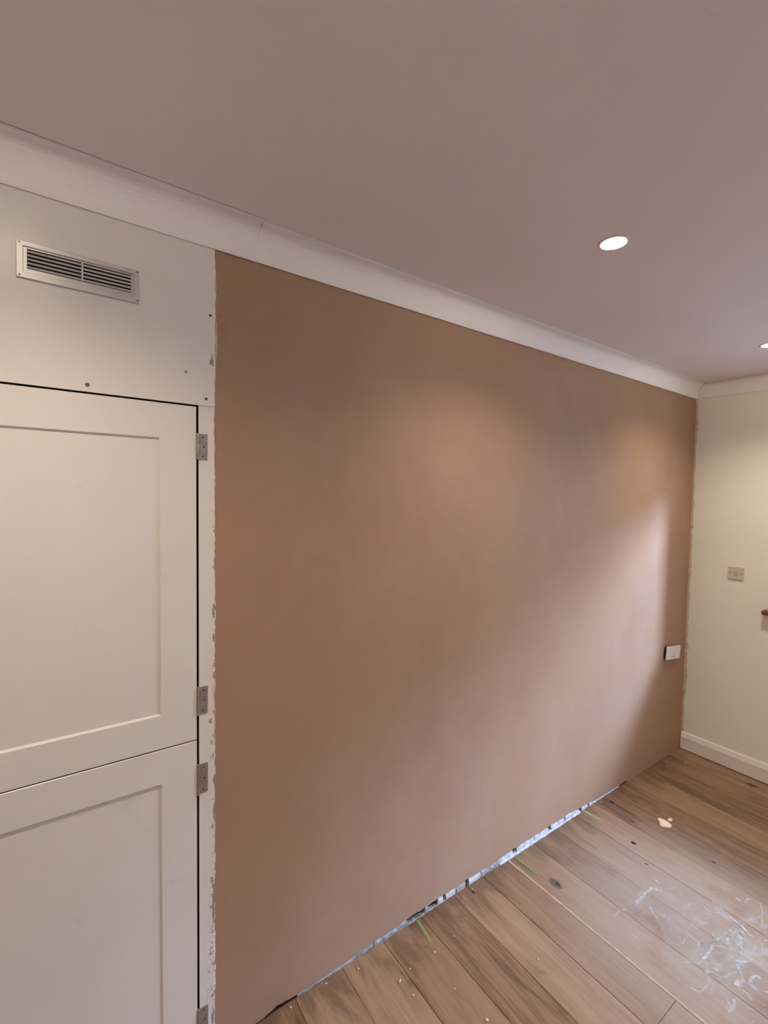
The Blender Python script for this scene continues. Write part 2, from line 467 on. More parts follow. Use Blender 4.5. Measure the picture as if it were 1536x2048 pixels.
# ---- unseen walls that close the room
wl = box("wall_left", (XL - .2, YF - .2, -0.02), (XL, 0.3, ZC), M["wallplain"])
tag(wl, "plain painted wall closing the room on the left", "wall", kind="structure")
def holed(name, x0, x1, z0, z1, h, y0, y1, mat):
    b = bmesh.new()
    hx0, hx1, hz0, hz1 = h
    bbox(b, (x0, y0, z0), (hx0, y1, z1)); bbox(b, (hx1, y0, z0), (x1, y1, z1))
    bbox(b, (hx0, y0, z0), (hx1, y1, hz0)); bbox(b, (hx0, y0, hz1), (hx1, y1, z1))
    return from_bm(name, b, mat)
wf = box("wall_front", (XL - .2, YF - .12, -0.02), (W + WT, YF, ZC), M["wallplain"])
tag(wf, "plain painted wall behind the viewpoint", "wall", kind="structure")

# ---- windows: (name, label, axis plane, spans)
fb = 0.035
def window(name, label, a0, a1, z0, z1, pl, along):
    e = empty(name, (pl, a0, z0) if along == 'y' else (a0, pl, z0))
    tag(e, label, "window", kind="structure")
    def gb(nm, p0, p1, q0, q1, m="frame", t=0.025):
        lo, hi = ((pl - t, p0, q0), (pl + t, p1, q1)) if along == 'y' else ((p0, pl - t, q0), (p1, pl + t, q1))
        return box(nm, lo, hi, M[m], e)
    gb("frame_jamb", a0, a0 + fb, z0, z1); gb("frame_jamb", a1 - fb, a1, z0, z1)
    gb("frame_head", a0 + fb, a1 - fb, z1 - fb, z1); gb("frame_foot", a0 + fb, a1 - fb, z0, z0 + fb)
    gb("pane", a0 + fb, a1 - fb, z0 + fb, z1 - fb, "glass", 0.003)
    return e
w1 = window("window_1", "window in the green wall, only its red-brown sill end in view", DOOR_Y1, DOOR_Y0, DOOR_S, DOOR_H, W + 0.06, 'y')
# bull-nosed timber sill, its end just showing
b = bmesh.new()
bbox(b, (W - 0.052, DOOR_Y1 - .14, 1.0455), (W + 0.034, -0.424, 1.0765), 0.0135, 4)
o = from_bm("window_board", b, M["rail"], w1); o["label"] = "red-brown wooden sill with a rounded end"

# ---- unseen side room with a high window, put in to throw the daylight patch
def st(o, label, cat="wall"): return tag(o, label, cat, kind="structure")
st(box("wall_unseen_room_end", (W + WT, 0.12, -0.02), (AX, 0.25, AZ), M["unseen_room"]), "far end wall of the unseen side room")
st(box("wall_unseen_room_outer", (AX, AY - .12, -0.02), (AX + .12, 0.25, AZ), M["unseen_room"]), "outer wall of the unseen side room")
st(holed("wall_unseen_room_back", W - .02, AX, -0.02, AZ, (KX0, KX1, KZ0, KZ1), AY - .12, AY, M["unseen_room"]), "back wall of the unseen side room with a high window")
st(box("wall_unseen_room_gable", (W - .02, AY, ZC + .15), (W + .08, 0.25, AZ), M["unseen_room"]), "wall of the unseen side room above the right wall")
st(box("wall_unseen_room_return", (W - .02, AY, -0.02), (W + .08, YF - .12, ZC + .15), M["unseen_room"]), "short return wall of the unseen side room")
st(box("ceiling_unseen_room", (W - .02, AY - .12, AZ), (AX + .12, 0.25, AZ + .1), M["unseen_room"]), "high ceiling of the unseen side room", "ceiling")
st(box("floor_unseen_room", (W + WT + .001, AY - .12, -0.12), (AX + .12, 0.25, -0.02), M["unseen_room"]), "floor of the unseen side room", "floor")
window("window_unseen", "high window in the side room's back wall", KX0, KX1, KZ0, KZ1, AY - 0.06, 'x')

# ---- coving
def cove_profile(drop, proj, k=9, lip=True):
    pts = [(0.0, 0.0), (0.0, -drop + 0.006), (0.0035, -drop), (0.006, -drop), (0.008, -drop + 0.006)]
    ax, az = 0.008, -drop + 0.006
    bx_, bz = (proj - 0.007, -0.010) if lip else (proj - 0.001, -0.003)
    for i in range(1, k):
        t = i / k * math.pi / 2
        pts.append((ax + (bx_ - ax) * (1 - math.cos(t)), az + (bz - az) * math.sin(t)))
    pts += [(bx_, bz), (proj, -0.0085), (proj + .001, -0.001), (proj, 0.0)] if lip else [(bx_, bz), (proj, -0.0015), (proj + .002, -0.0004), (proj, 0.0)]
    return pts
DROP, PROJ = ZC - ZK, 0.070
prof = cove_profile(DROP, PROJ)
def cove_back(name, x0, x1, dz=0.0, dy=0.0, mitre=False, dp=1.0, prof=prof):
    b = bmesh.new()
    xs_ = [x0 + (x1 - x0) * i / 24 for i in range(25)]
    rows = []
    for i, x in enumerate(xs_):
        row = []
        for (pr, z) in prof:
            xx = x - (pr if (mitre and i == 24) else 0)
            row.append(b.verts.new((xx, YP - 0.0005 - pr * dp - dy, ZC + z * 1.0 + dz + (fbm(x * 4, 2.2) * .0010 if z < -.05 else 0))))
        rows.append(row)
    nn = len(prof)
    for r, s in zip(rows[:-1], rows[1:]):
        for k in range(nn): b.faces.new((r[k], s[k], s[(k + 1) % nn], r[(k + 1) % nn]))
    b.faces.new(rows[0]); b.faces.new(rows[-1][::-1])
    o = from_bm(name, b, M["coving"])
    return o
c1 = cove_back("trim_1", 0.495, W, mitre=True)
tag(c1, "long white concave coving above the brown plastered wall", "coving", kind="structure")
c2 = cove_back("trim_2", XL, 0.4942, dz=-0.0012, dy=0.0015, dp=1.06, prof=cove_profile(DROP, PROJ, lip=False))
tag(c2, "short white coving length over the cupboard, left of the hairline joint", "coving", kind="structure")
b = bmesh.new(); rows = []
for i in range(13):
    y = YP + (YF - YP) * i / 12
    row = []
    for (pr, z) in prof:
        yy = y - (pr if i == 0 else 0)
        row.append(b.verts.new((W - pr * 0.75, yy, ZC + z)))
    rows.append(row)
nn = len(prof)
for r, s in zip(rows[:-1], rows[1:]):
    for k in range(nn): b.faces.new((r[k], s[k], s[(k + 1) % nn], r[(k + 1) % nn]))
b.faces.new(rows[0]); b.faces.new(rows[-1][::-1])
c3 = from_bm("trim_3", b, M["coving"])
tag(c3, "white coving above the pale green wall, meeting in the far corner", "coving", kind="structure")

# ---- skirting on the green wall
sk = [(W, 0.005), (W - 0.018, 0.005), (W - 0.018, 0.088), (W - 0.0165, 0.091), (W - 0.010, 0.112), (W - 0.006, 0.119), (W, 0.121)]
skb = prism("baseboard_right", sk, 'y', -2.9, -0.001, M["skirting"])
tag(skb, "cream painted skirting board with a sloped top along the green wall", "skirting board", kind="structure")

# ================================================================== CUPBOARD
SH = -0.007
def shear(me):
    for v in me.vertices: v.co.x += SH * (v.co.z - 1.0)
cup = empty("built_in_cupboard", (0, 0, 0))
tag(cup, "tall off-white built-in cupboard with two panelled doors left of the brown wall", "cupboard")
def jag(z, s):  # ragged painted edge against the plaster
    return 0.0022 * fbm(z * 38, s) + 0.0016 * fbm(z * 120, s + 3) + 0.002 * fbm(z * 7, s + 6)
def ragged(name, x0, xe, z0, z1, mat, y0=0.0, y1=0.02, seed=1.0):
    m = int((z1 - z0) / 0.004)
    b = bmesh.new(); A = []; B = []; Cc = []; D = []
    for i in range(m + 1):
        z = z0 + (z1 - z0) * i / m
        x = xe + jag(z, seed)
        A.append(b.verts.new((x0, y0, z))); B.append(b.verts.new((x - .0015, y0, z)))
        Cc.append(b.verts.new((x, y0 + .0015, z))); D.append(b.verts.new((x, y1, z)))
    E = [b.verts.new((x0, y1, z0)), b.verts.new((x0, y1, z1))]
    for i in range(m):
        for P, Q in ((A, B), (B, Cc), (Cc, D)):
            b.faces.new((P[i], Q[i], Q[i + 1], P[i + 1]))
    b.faces.new(A + [E[1], E[0]])
    b.faces.new((A[0], B[0], Cc[0], D[0], E[0])); b.faces.new((A[-1], B[-1], Cc[-1], D[-1], E[1]))
    o = from_bm(name, b, mat, cup)
    o.data.materials.append(M["gapshade"])  # gap shade painted onto the inner and lower edge faces
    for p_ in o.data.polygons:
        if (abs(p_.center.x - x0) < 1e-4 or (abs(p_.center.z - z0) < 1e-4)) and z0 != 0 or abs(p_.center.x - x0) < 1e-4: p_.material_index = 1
    shear(o.data)
    return o
ZS = 1.9815
panel = ragged("overhead_panel", XL, 0.3885, ZS, ZK + 0.004, M["joinery"], seed=1.0)
post = ragged("frame_post", 0.3415, 0.3875, 0.0, ZS - 0.0008, M["post"], y0=0.0005, seed=9.0)
def caulk(z0, z1, x, w, seed):
    m = max(6, int((z1 - z0) / 0.005)); b = bmesh.new(); rows = []
    for i in range(m + 1):
        z = z0 + (z1 - z0) * i / m
        e = math.sin(math.pi * min(1, max(0, i / m))) ** 0.35
        ww = w * e * (1 + 0.55 * fbm(z * 30, seed) + 0.25 * fbm(z * 110, seed))
        xo = x + 0.0015 * fbm(z * 16, seed + 2)
        rows.append([b.verts.new(v) for v in ((xo, .004, z), (xo, 0.0008, z), (xo + ww * .6, -0.0004, z), (xo + ww, .0036, z))])
    for r, s in zip(rows[:-1], rows[1:]):
        for k in range(3): b.faces.new((r[k], s[k], s[k + 1], r[k + 1]))
    o = from_bm("caulk_bead", b, M["caulk"], cup, smooth=True); shear(o.data)
caulk(2.02, 2.428, 0.3868, 0.0042, 1.0); caulk(2.11, 2.245, 0.389, 0.0075, 2.0)
caulk(1.50, 1.975, 0.3862, 0.0025, 3.0); caulk(0.99, 1.20, 0.384, 0.0035, 4.0); caulk(0.62, 0.90, 0.3868, 0.0025, 5.0)
# bare patches where the paint has come away
def patch(pts, parent, y=-0.0004, m="filler"):
    b = bmesh.new(); A = [b.verts.new((x, y, z)) for x, z in pts]; B = [b.verts.new((x, y + .0012, z)) for x, z in pts]
    b.faces.new(A); b.faces.new(B[::-1])
    for i in range(len(pts)):
        j = (i + 1) % len(pts); b.faces.new((A[i], B[i], B[j], A[j]))
    return from_bm("bare_patch", b, M[m], parent)
patch([(.3715, 2.136), (.3735, 2.120), (.3765, 2.112), (.3745, 2.105), (.3775, 2.098), (.370, 2.100), (.3635, 2.104), (.3665, 2.109), (.3645, 2.113), (.3688, 2.118)], panel)
for (z0, z1, w, x) in [(1.36, 1.405, .006, .381), (1.29, 1.315, .005, .3815), (1.18, 1.20, .004, .383), (1.045, 1.06, .006, .374),
                       (0.855, 0.885, .005, .386), (0.74, 0.80, .005, .387), (0.42, 0.53, .0055, .3865), (0.53, 0.545, .004, .385), (0.10, 0.14, .006, .386)]:
    pts = []
    for i in range(9):
        z = z1 + (z0 - z1) * i / 8; pts.append((x - w * (0.4 + .6 * abs(math.sin(i * 1.7 + z0 * 9))) * math.sin(math.pi * (i + .6) / 9.2), z))
    pts += [(x + .003, z0), (x + .003, z1)]
    patch(pts, post, 0.0001)
side = box("side_panel", (XL, 0.0, 0.0), (-0.292, 0.02, ZS - 0.001), M["joinery"], cup)
# dark carcass closing the cupboard behind the gaps
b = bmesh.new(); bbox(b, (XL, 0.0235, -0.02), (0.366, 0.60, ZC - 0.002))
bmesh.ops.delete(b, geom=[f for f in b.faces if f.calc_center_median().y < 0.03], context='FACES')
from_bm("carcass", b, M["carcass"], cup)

def door(z0, z1, pz0, pz1, nm):
    x0, x1 = -0.286, 0.3355
    px0, px1 = -0.188, 0.2395
    yf, yr = -0.0005, 0.0052       # face, recessed panel
    b = bmesh.new()
    O = [(x0, z0), (x1, z0), (x1, z1), (x0, z1)]
    I = [(px0, pz0), (px1, pz0), (px1, pz1), (px0, pz1)]
    def grow(Q, d):
        return [(Q[0][0] + d, Q[0][1] + d), (Q[1][0] - d, Q[1][1] + d), (Q[2][0] - d, Q[2][1] - d), (Q[3][0] + d, Q[3][1] - d)]
    rings = [(O, 0.0225), (O, yf + .0015), (grow(O, .0015), yf), (grow(I, -.0012), yf), (grow(I, .0), yf + .0010), (grow(I, .0030), yr - .0004), (grow(I, .0036), yr), (grow(I, .0036), 0.014), ]
    V = [[b.verts.new((x, y, z)) for x, z in Q] for Q, y in rings]
    V.append([b.verts.new((x, 0.0225, z)) for x, z in grow(I, .0036)])
    for A, B in zip(V[:-1], V[1:]):
        for k in range(4): b.faces.new((A[k], A[(k + 1) % 4], B[(k + 1) % 4], B[k]))
    for k in range(4): b.faces.new((V[-1][k], V[-1][(k + 1) % 4], V[0][(k + 1) % 4], V[0][k]))
    bmesh.ops.recalc_face_normals(b, faces=b.faces[:])
    d = from_bm("cupboard_door", b, M["joinery"], cup)
    d.data.materials.append(M["gapshade"])          # outer edges coloured dark to deepen the shade in the gaps
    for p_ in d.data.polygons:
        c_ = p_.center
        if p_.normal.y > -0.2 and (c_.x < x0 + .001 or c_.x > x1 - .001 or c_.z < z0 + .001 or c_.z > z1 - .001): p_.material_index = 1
    shear(d.data)
    d["label"] = nm
    pn = box("door_panel", (px0 + .0037, yr, pz0 + .0037), (px1 - .0037, 0.018, pz1 - .0037), M["joinery"], d); shear(pn.data)
    return d
door(1.0075, 1.9765, 1.1045, 1.8800, "upper off-white cupboard door with recessed panel")
door(0.045, 1.0048, 0.140, 0.9055, "lower off-white cupboard door with recessed panel")

# butt hinges on the post
def hinge(zb, zt, nm):
    h = zt - zb; zc_ = (zb + zt) / 2; xs_ = SH * (zc_ - 1.0)
    b = bmesh.new()
    bbox(b, (0.3400 + xs_, -0.0016, zb + .001), (0.3665 + xs_, 0.001, zt - .001), 0.0012, 2)
    bbox(b, (0.3345 + xs_, -0.0013, zb + .001), (0.3392 + xs_, 0.004, zt - .001), 0.0005, 1)
    leaf = from_bm("hinge", b, M["hinge"], cup)
    leaf["label"] = nm
    b = bmesh.new()
    for k in range(5):
        a0, a1 = zb + h * k / 5 + .0004, zb + h * (k + 1) / 5 - .0004
        lathe(b, [(0, a0), (.0036, a0), (.0040, a0 + .0006), (.0040, a1 - .0006), (.0036, a1), (0, a1)], Matrix.Translation((0.3385 + xs_, -0.0030, 0)), 14)
    from_bm("hinge_knuckle", b, M["hinge"], leaf, smooth=False)
    for (t, dx) in ((.14, -.001), (.5, .0015), (.86, -.001)):
        b = bmesh.new()
        lathe(b, [(0.0028, 0.0), (0.0026, .0006), (.0012, .0004), (0, .0001)], Matrix.Translation((0.3545 + xs_ + dx, -0.0017, zb + h * t)) @ Matrix.Rotation(math.radians(90), 4, 'X'), 12)
        from_bm("screw", b, M["screw"], leaf)
hinge(1.826, 1.902, "grey steel hinge at the top of the upper door")
hinge(1.079, 1.164, "grey steel hinge at the foot of the upper door")
hinge(0.840, 0.932, "grey steel hinge at the top of the lower door")
hinge(0.090, 0.176, "grey steel hinge at the foot of the lower door")
# screw heads in the overhead panel
for (x, z, r_) in [(0.366, 2.241, .0042), (0.301, 2.070, .0042), (0.067, 1.999, .0052), (0.3555, 2.002, .0040)]:
    b = bmesh.new()
    lathe(b, [(r_, 0.0), (r_ * .9, .0005), (r_ * .45, .0002), (0, 0)], Matrix.Translation((x, -0.0001, z)) @ Matrix.Rotation(math.radians(90), 4, 'X'), 14)
    from_bm("screw", b, M["filler" if r_ == .0042 and x < .35 else "screw"], panel)

# ================================================================== VENT GRILLE
vx0, vx1, vz0, vz1 = -0.0725, 0.1825, 2.2275, 2.3125
vent = empty("vent_grille", ((vx0 + vx1) / 2, -0.0003, vz0))
tag(vent, "silver louvred vent grille screwed to the white panel above the cupboard doors", "vent")
def ring(name, o, i, y0, y1, mat, parent, bev=.001, yi=None):
    """rectangular ring o=(x0,x1,z0,z1) with hole i, from y0 (front) to y1 (back)"""
    b = bmesh.new()
    def R(q, y, d=0): return [b.verts.new(v) for v in ((q[0] + d, y, q[2] + d), (q[1] - d, y, q[2] + d), (q[1] - d, y, q[3] - d), (q[0] + d, y, q[3] - d))]
    yi = y0 if yi is None else yi
    V = [R(o, y1), R(o, y0 + bev), R(o, y0, bev), R(i, yi, -bev), R(i, yi + bev), R(i, y1)]
    for A, B in zip(V, V[1:] + V[:1]):
        for k in range(4): b.faces.new((A[k], A[(k + 1) % 4], B[(k + 1) % 4], B[k]))
    return from_bm(name, b, mat, parent)
fi = (vx0 + .0135, vx1 - .0115, vz0 + .0140, vz1 - .0115)
ring("flange", (vx0, vx1, vz0, vz1), fi, -0.0056, -0.0004, M["vent"], vent)
ii = (vx0 + .0205, vx1 - .0185, vz0 + .0245, vz1 - .0155)
tray = ring("inner_tray", (fi[0] - .0005, fi[1] + .0005, fi[2] - .0005, fi[3] + .0005), ii, -0.0020, -0.0005, M["vent"], vent, .0003)
box("backing", (ii[0] - .001, -0.0010, ii[2] - .001), (ii[1] + .001, -0.0004, ii[3] + .001), M["dark"], vent)
xm = (ii[0] + ii[1]) / 2 + .001
pit = (ii[3] - ii[2]) / 5
def slat(xa_, xb_, zt_):
    # drooping louvre: its lip hides most of the slot below
    pr_ = [(-0.0011, zt_), (-0.0026, zt_ - .0004), (-0.0050, zt_ - pit * .60), (-0.0046, zt_ - pit * .68), (-0.0011, zt_ - pit * .40)]
    prism("slat", pr_, 'x', xa_, xb_, M["vent"], vent)
for k in range(5):
    z = ii[3] - pit * (k + .30)
    slat(ii[0], xm - .0012, z); slat(xm + .0012, ii[1], z)
box("mullion", (xm - .0018, -0.0050, ii[2]), (xm + .0018, -0.0008, ii[3]), M["vent"], vent, .0004, 1)
for (x, z) in ((vx0 + .0065, vz0 + .0055), (vx1 - .0035, vz0 + .006), (vx0 + .0065, vz1 - .005), (vx1 - .004, vz1 - .0055)):
    b = bmesh.new()
    lathe(b, [(.0024, 0), (.0022, .0007), (.0009, .0004), (0, .0002)], Matrix.Translation((x, -0.0052, z)) @ Matrix.Rotation(math.radians(90), 4, 'X'), 12)
    from_bm("screw", b, M["screw"], vent)

# ================================================================== ELECTRICS
# socket plate on the plaster, slightly crooked and proud of the wall
sw_, sh_ = 0.187, 0.086
sock = empty("socket_plate", (3.366, YP, 0.679))
tag(sock, "white electrical faceplate sitting proud of the brown plaster near the corner", "socket")
RT = Matrix.Translation((3.366, 0, 0.7215)) @ Matrix.Rotation(math.radians(6.0), 4, 'Y')
def placed(name, bm_, mat, parent):
    for v in bm_.verts: v.co = RT @ v.co
    return from_bm(name, bm_, mat, parent)
b = bmesh.new(); bbox(b, (-sw_ / 2, -0.0205, -sh_ / 2), (sw_ / 2, -0.0095, sh_ / 2), 0.0032, 3); face = placed("faceplate", b, M["plastic"], sock)
b = bmesh.new(); bbox(b, (-sw_ / 2 + .006, -0.0095, -sh_ / 2 + .006), (sw_ / 2 - .006, YP, sh_ / 2 - .006)); placed("back_box", b, M["dark"], sock)
b = bmesh.new(); bbox(b, (-.017, -0.0225, -.006), (.013, -0.0205, .026), .0010, 1); placed("switch_rocker", b, M["plastic"], face)
b = bmesh.new(); bbox(b, (-.010, -0.0208, -.0260), (.001, -0.0202, -.0180)); placed("fuse_slot", b, M["screw"], face)
b = bmesh.new(); bbox(b, (-.012, -0.0228, .0015), (.010, -0.0222, .0035)); placed("rocker_line", b, M["filler"], face)

# light switch on the green wall
lsw = empty("light_switch", (W, -0.2735, 1.235))
tag(lsw, "small dull beige light switch with two screws on the pale green wall", "light switch")
pl = box("faceplate", (W - 0.009, -0.3165, 1.2355), (W, -0.2305, 1.3165), M["plasticold"], lsw, 0.0022, 2)
b = bmesh.new(); bbox(b, (W - 0.0125, -0.2795, 1.262), (W - 0.0085, -0.2665, 1.290), .0012, 1)
rk = from_bm("rocker", b, M["plasticold"], pl)
box("rocker_gap", (W - 0.0095, -0.2815, 1.260), (W - 0.0088, -0.2645, 1.292), M["filler"], pl)
box("rocker_gap", (W - 0.0128, -0.2800, 1.2755), (W - 0.0122, -0.2670, 1.2775), M["screw"], pl)
for y in (-0.2435, -0.3035):
    b = bmesh.new()
    lathe(b, [(.0034, 0), (.0030, .0006), (0, .0003)], Matrix.Translation((W - 0.009, y, 1.277)) @ Matrix.Rotation(math.radians(-90), 4, 'Y'), 12)
    from_bm("screw", b, M["screw"], pl)

# ================================================================== DOWNLIGHTS
def downlight(x, y, label, k=1.0):
    e = empty("downlight", (x, y, ZC))
    tag(e, label, "downlight", "recessed ceiling downlights")
    b = bmesh.new()
    lathe(b, [(.0365, .003), (.0365, -.0022), (.0385, -.0030), (.0420, -.0026), (.0450, -.0008), (.0450, .0005)], Matrix.Translation((x, y, ZC)), 40)
    from_bm("bezel", b, M["bezel"], e, smooth=True)
    b = bmesh.new()
    lathe(b, [(0, -.0062), (.018, -.0058), (.0290, -.0046), (.0345, -.0028), (.0364, -.0004)], Matrix.Translation((x, y, ZC)), 40)
    from_bm("lamp_lens", b, M["lamp"], e, smooth=True)
    ld = bpy.data.lights.new("downlight_beam", 'SPOT')
    ld.energy = LAMP_W * k; ld.color = LAMP_COL
    ld.spot_size = math.radians(137); ld.spot_blend = 1.0
    ld.shadow_soft_size = 0.028
    lo = bpy.data.objects.new("downlight_beam", ld)
    lo.location = (x, y, ZC - 0.010)
    COL.objects.link(lo)
    lo.parent = e; lo.matrix_parent_inverse = Matrix.Translation(-e.location)
    # spill from the lens rim
    gd_ = bpy.data.lights.new("downlight_spill", 'SPOT')
    gd_.spot_size = math.radians(180); gd_.spot_blend = 0.01
    gd_.energy = GLOW_W * k; gd_.color = LAMP_COL; gd_.shadow_soft_size = 0.004
    go = bpy.data.objects.new("downlight_spill", gd_)
    go.location = (x, y, ZC - 0.007)
    COL.objects.link(go)
    go.parent = e; go.matrix_parent_inverse = Matrix.Translation(-e.location)
downlight(1.400, -0.608, "lit round downlight in the ceiling, the one wholly in view")
downlight(2.915, -0.580, "lit round downlight cut off by the right edge of the picture")
downlight(-0.110, -0.630, "lit round downlight above the cupboard, outside the picture")
downlight(-0.110, -2.350, "unseen added fill downlight behind the viewpoint, cupboard end", 0.75)  # second row: unseen, added as fill for the ceiling and cupboard
downlight(1.400, -2.350, "unseen added fill downlight behind the viewpoint, middle of its row", 0.75)
downlight(2.915, -2.350, "unseen added fill downlight behind the viewpoint, green wall end", 0.75)

# ================================================================== FLOOR CLUTTER
def tape(x0, y0, x1, y1, w, mat, label):
    d = Vector((x1 - x0, y1 - y0, 0)); L = d.length; d.normalize(); s = Vector((-d.y, d.x, 0)) * w / 2
    b = bmesh.new(); A = []; B = []
    m = 10
    for i in range(m + 1):
        p0 = Vector((x0, y0, 0.0007)) + d * L * i / m
        k = 1 + 0.12 * fbm(i * .9, x0)
        A.append(b.verts.new(p0 + s * k)); B.append(b.verts.new(p0 - s * k))
    for i in range(m): b.faces.new((A[i], A[i + 1], B[i + 1], B[i]))
    thicken(b, (0, 0, 0.0004))
    o = from_bm("tape_strip", b, mat)
    tag(o, label, "tape", "green tape strips on the floor")
tape(1.201, 0.000, 1.186, -0.103, 0.013, M["tape"], "green tape strip on the boards, nearest the cupboard")
tape(1.806, 0.000, 1.809, -0.130, 0.013, M["tape"], "longest green tape strip, middle of the three by the wall")
tape(2.395, 0.000, 2.402, -0.090, 0.017, M["tapepale"], "faded pale green tape strip, farthest of the three from the cupboard")

def chip(name, x, y, rx, ry, h, mat, label, cat, group=None, seed=0.0, rz=0.0, sub=1):
    b = bmesh.new()
    bmesh.ops.create_icosphere(b, subdivisions=sub, radius=1.0)
    R_ = Matrix.Rotation(rz, 3, 'Z')
    for v in b.verts:
        k = 1 + 0.38 * mnoise.noise(v.co * 1.4 + Vector((seed, seed * 2, 0)))
        c_ = R_ @ Vector((v.co.x * rx * k, v.co.y * ry * k, 0))
        v.co = Vector((x + c_.x, y + c_.y, max(0.0005, h * (0.5 + 0.62 * v.co.z))))
    o = from_bm(name, b, mat)
    tag(o, label, cat, group)
    return o
# the larger broken flake
b = bmesh.new()
out = [(2.678, -0.256), (2.664, -0.266), (2.655, -0.279), (2.632, -0.288), (2.628, -0.298), (2.637, -0.313), (2.655, -0.331), (2.672, -0.332), (2.687, -0.326), (2.692, -0.304), (2.690, -0.280)]
A = [b.verts.new((x, y, 0.0006)) for x, y in out]; B = [b.verts.new((x * .9 + 2.662 * .1, y * .9 - .296 * .1, 0.006 + .0015 * math.sin(i * 2.1))) for i, (x, y) in enumerate(out)]
b.faces.new(A[::-1]); b.faces.new(B)
for i in range(len(out)): b.faces.new((A[i], A[(i + 1) % len(out)], B[(i + 1) % len(out)], B[i]))
tag(from_bm("plaster_flake", b, M["flake"]), "largest cream plaster flake lying on the dusty boards", "plaster flake")
chip("plaster_flake", 2.720, -0.304, .017, .010, .006, M["smear"], "small pinkish plaster flake beside the largest cream flake", "plaster flake", seed=2.0, sub=2)
crumbs = [(0.897, -0.031, .0045, .006, "white crumb at the wall foot, nearest the cupboard end"),
          (1.055, -0.137, .0035, .0050, "slim pale crumb on the board left of the nearest green tape"),
          (0.997, -0.151, .0045, .011, "elongated pale crumb, brightest on the near brown board"),
          (1.171, -0.141, .0040, .0060, "pale crumb just beyond the end of the nearest green tape"),
          (1.276, -0.135, .0035, .0045, "tiny crumb on the board right of the nearest green tape"),
          (1.141, -0.279, .0040, .0050, "tiny crumb in the middle of the near floor"),
          (1.161, -0.412, .0070, .0080, "white crumb at the bottom edge of the picture"),
          (1.476, -0.379, .0040, .0050, "tiny crumb on the pale board left of the long light strip"),
          (3.405, -0.107, .0060, .0070, "white crumb on the boards in the far corner by the skirting"),
          (3.376, -0.022, .0045, .0050, "tiny crumb hard against the brown wall in the far corner"),
          (3.308, -0.026, .0040, .0050, "second tiny crumb along the wall foot out from the far corner"),
          (3.255, -0.281, .0050, .0060, "white crumb on the brown boards below the light switch"),
          (1.007, -0.214, .0040, .0050, "tiny crumb on the dark board seam near the picture's lower edge"),
          (0.640, -0.012, .0060, .0040, "white crumb in front of the black hole at the wall foot"),
          (0.775, -0.010, .0070, .0035, "white crumb at the wall foot left of the grey board edge"),
          (2.545, -0.014, .0080, .0050, "white crumb at the wall foot beyond the farthest green tape"),
          (1.500, -0.020, .0050, .0030, "white crumb at the wall foot beside the round black nail hole")]
for i, (x, y, rx, ry, lb) in enumerate(crumbs):
    chip("plaster_crumb", x, y, rx * .78, ry * .78, min(rx, ry) * .85, M["crumb"], lb, "plaster crumb", "plaster crumbs on the floorboards", seed=i * 3.3, rz=i * 1.1)

# dried plaster smears trodden across the dusty boards: soft-edged strokes lying on the wood
STROKES = [
    ([(2.025, -0.465), (2.091, -0.462), (2.152, -0.463), (2.175, -0.465), (2.191, -0.494)], 9, 0.90),
    ([(2.239, -0.448), (2.230, -0.461), (2.222, -0.474)], 8, 0.80),
    ([(2.066, -0.504), (2.045, -0.531), (2.034, -0.559)], 6, 0.70),
    ([(1.963, -0.732), (2.051, -0.732), (2.139, -0.730), (2.161, -0.751), (2.208, -0.755)], 6, 0.90),
    ([(2.302, -0.711), (2.290, -0.757), (2.266, -0.808)], 6, 1.00),
    ([(2.263, -0.766), (2.222, -0.778), (2.172, -0.790)], 14, 0.85),
    ([(2.101, -0.812), (2.123, -0.826), (2.154, -0.836)], 7, 0.90),
    ([(2.139, -0.805), (2.160, -0.803), (2.177, -0.807), (2.150, -0.813)], 6, 0.80),
    ([(2.042, -0.865), (2.068, -0.862), (2.094, -0.869), (2.091, -0.881)], 6, 0.90),
    ([(2.036, -0.871), (2.034, -0.880), (2.031, -0.890)], 6, 0.80),
    ([(1.955, -0.794), (2.014, -0.810), (2.053, -0.823)], 5, 0.60),
    ([(2.086, -0.808), (2.061, -0.829), (2.031, -0.848)], 5, 0.60),
    ([(1.941, -0.761), (1.978, -0.755), (1.999, -0.737)], 7, 0.60),
    ([(1.846, -0.744), (1.859, -0.776), (1.954, -0.781)], 4, 0.45),
    ([(1.860, -0.858), (1.898, -0.860), (1.932, -0.853)], 6, 0.70),
    ([(2.435, -0.696), (2.428, -0.706), (2.429, -0.716)], 6, 0.80),
    ([(2.438, -0.729), (2.473, -0.731), (2.480, -0.741)], 6, 0.70),
    ([(2.032, -0.864), (2.030, -0.875)], 7, 0.70),
    ([(1.892, -0.444), (1.927, -0.443), (1.970, -0.457)], 6, 0.50),
    ([(2.074, -0.639), (2.060, -0.670), (2.054, -0.714)], 5, 0.45),
    ([(2.240, -0.822), (2.207, -0.827), (2.170, -0.829)], 5, 0.50),
    ([(2.056, -0.456), (2.109, -0.448), (2.148, -0.438)], 6, 0.50),
    ([(2.027, -0.769), (2.015, -0.780), (1.988, -0.774)], 9, 0.60),
    ([(2.007, -0.829), (2.003, -0.838), (1.988, -0.840)], 14, 0.90),
    ([(1.879, -0.504), (1.873, -0.529), (1.877, -0.561)], 4, 0.35),
    ([(1.913, -0.835), (1.899, -0.848), (1.870, -0.849)], 6, 0.50),
    ([(2.106, -0.657), (2.159, -0.662), (2.178, -0.663)], 10, 0.40),
    ([(2.493, -0.765), (2.432, -0.790), (2.340, -0.814)], 5, 0.45),
    ([(1.994, -0.867), (1.977, -0.889)], 6, 0.40),
    ([(1.932, -0.766), (1.919, -0.793), (1.883, -0.798)], 7, 0.35),
]
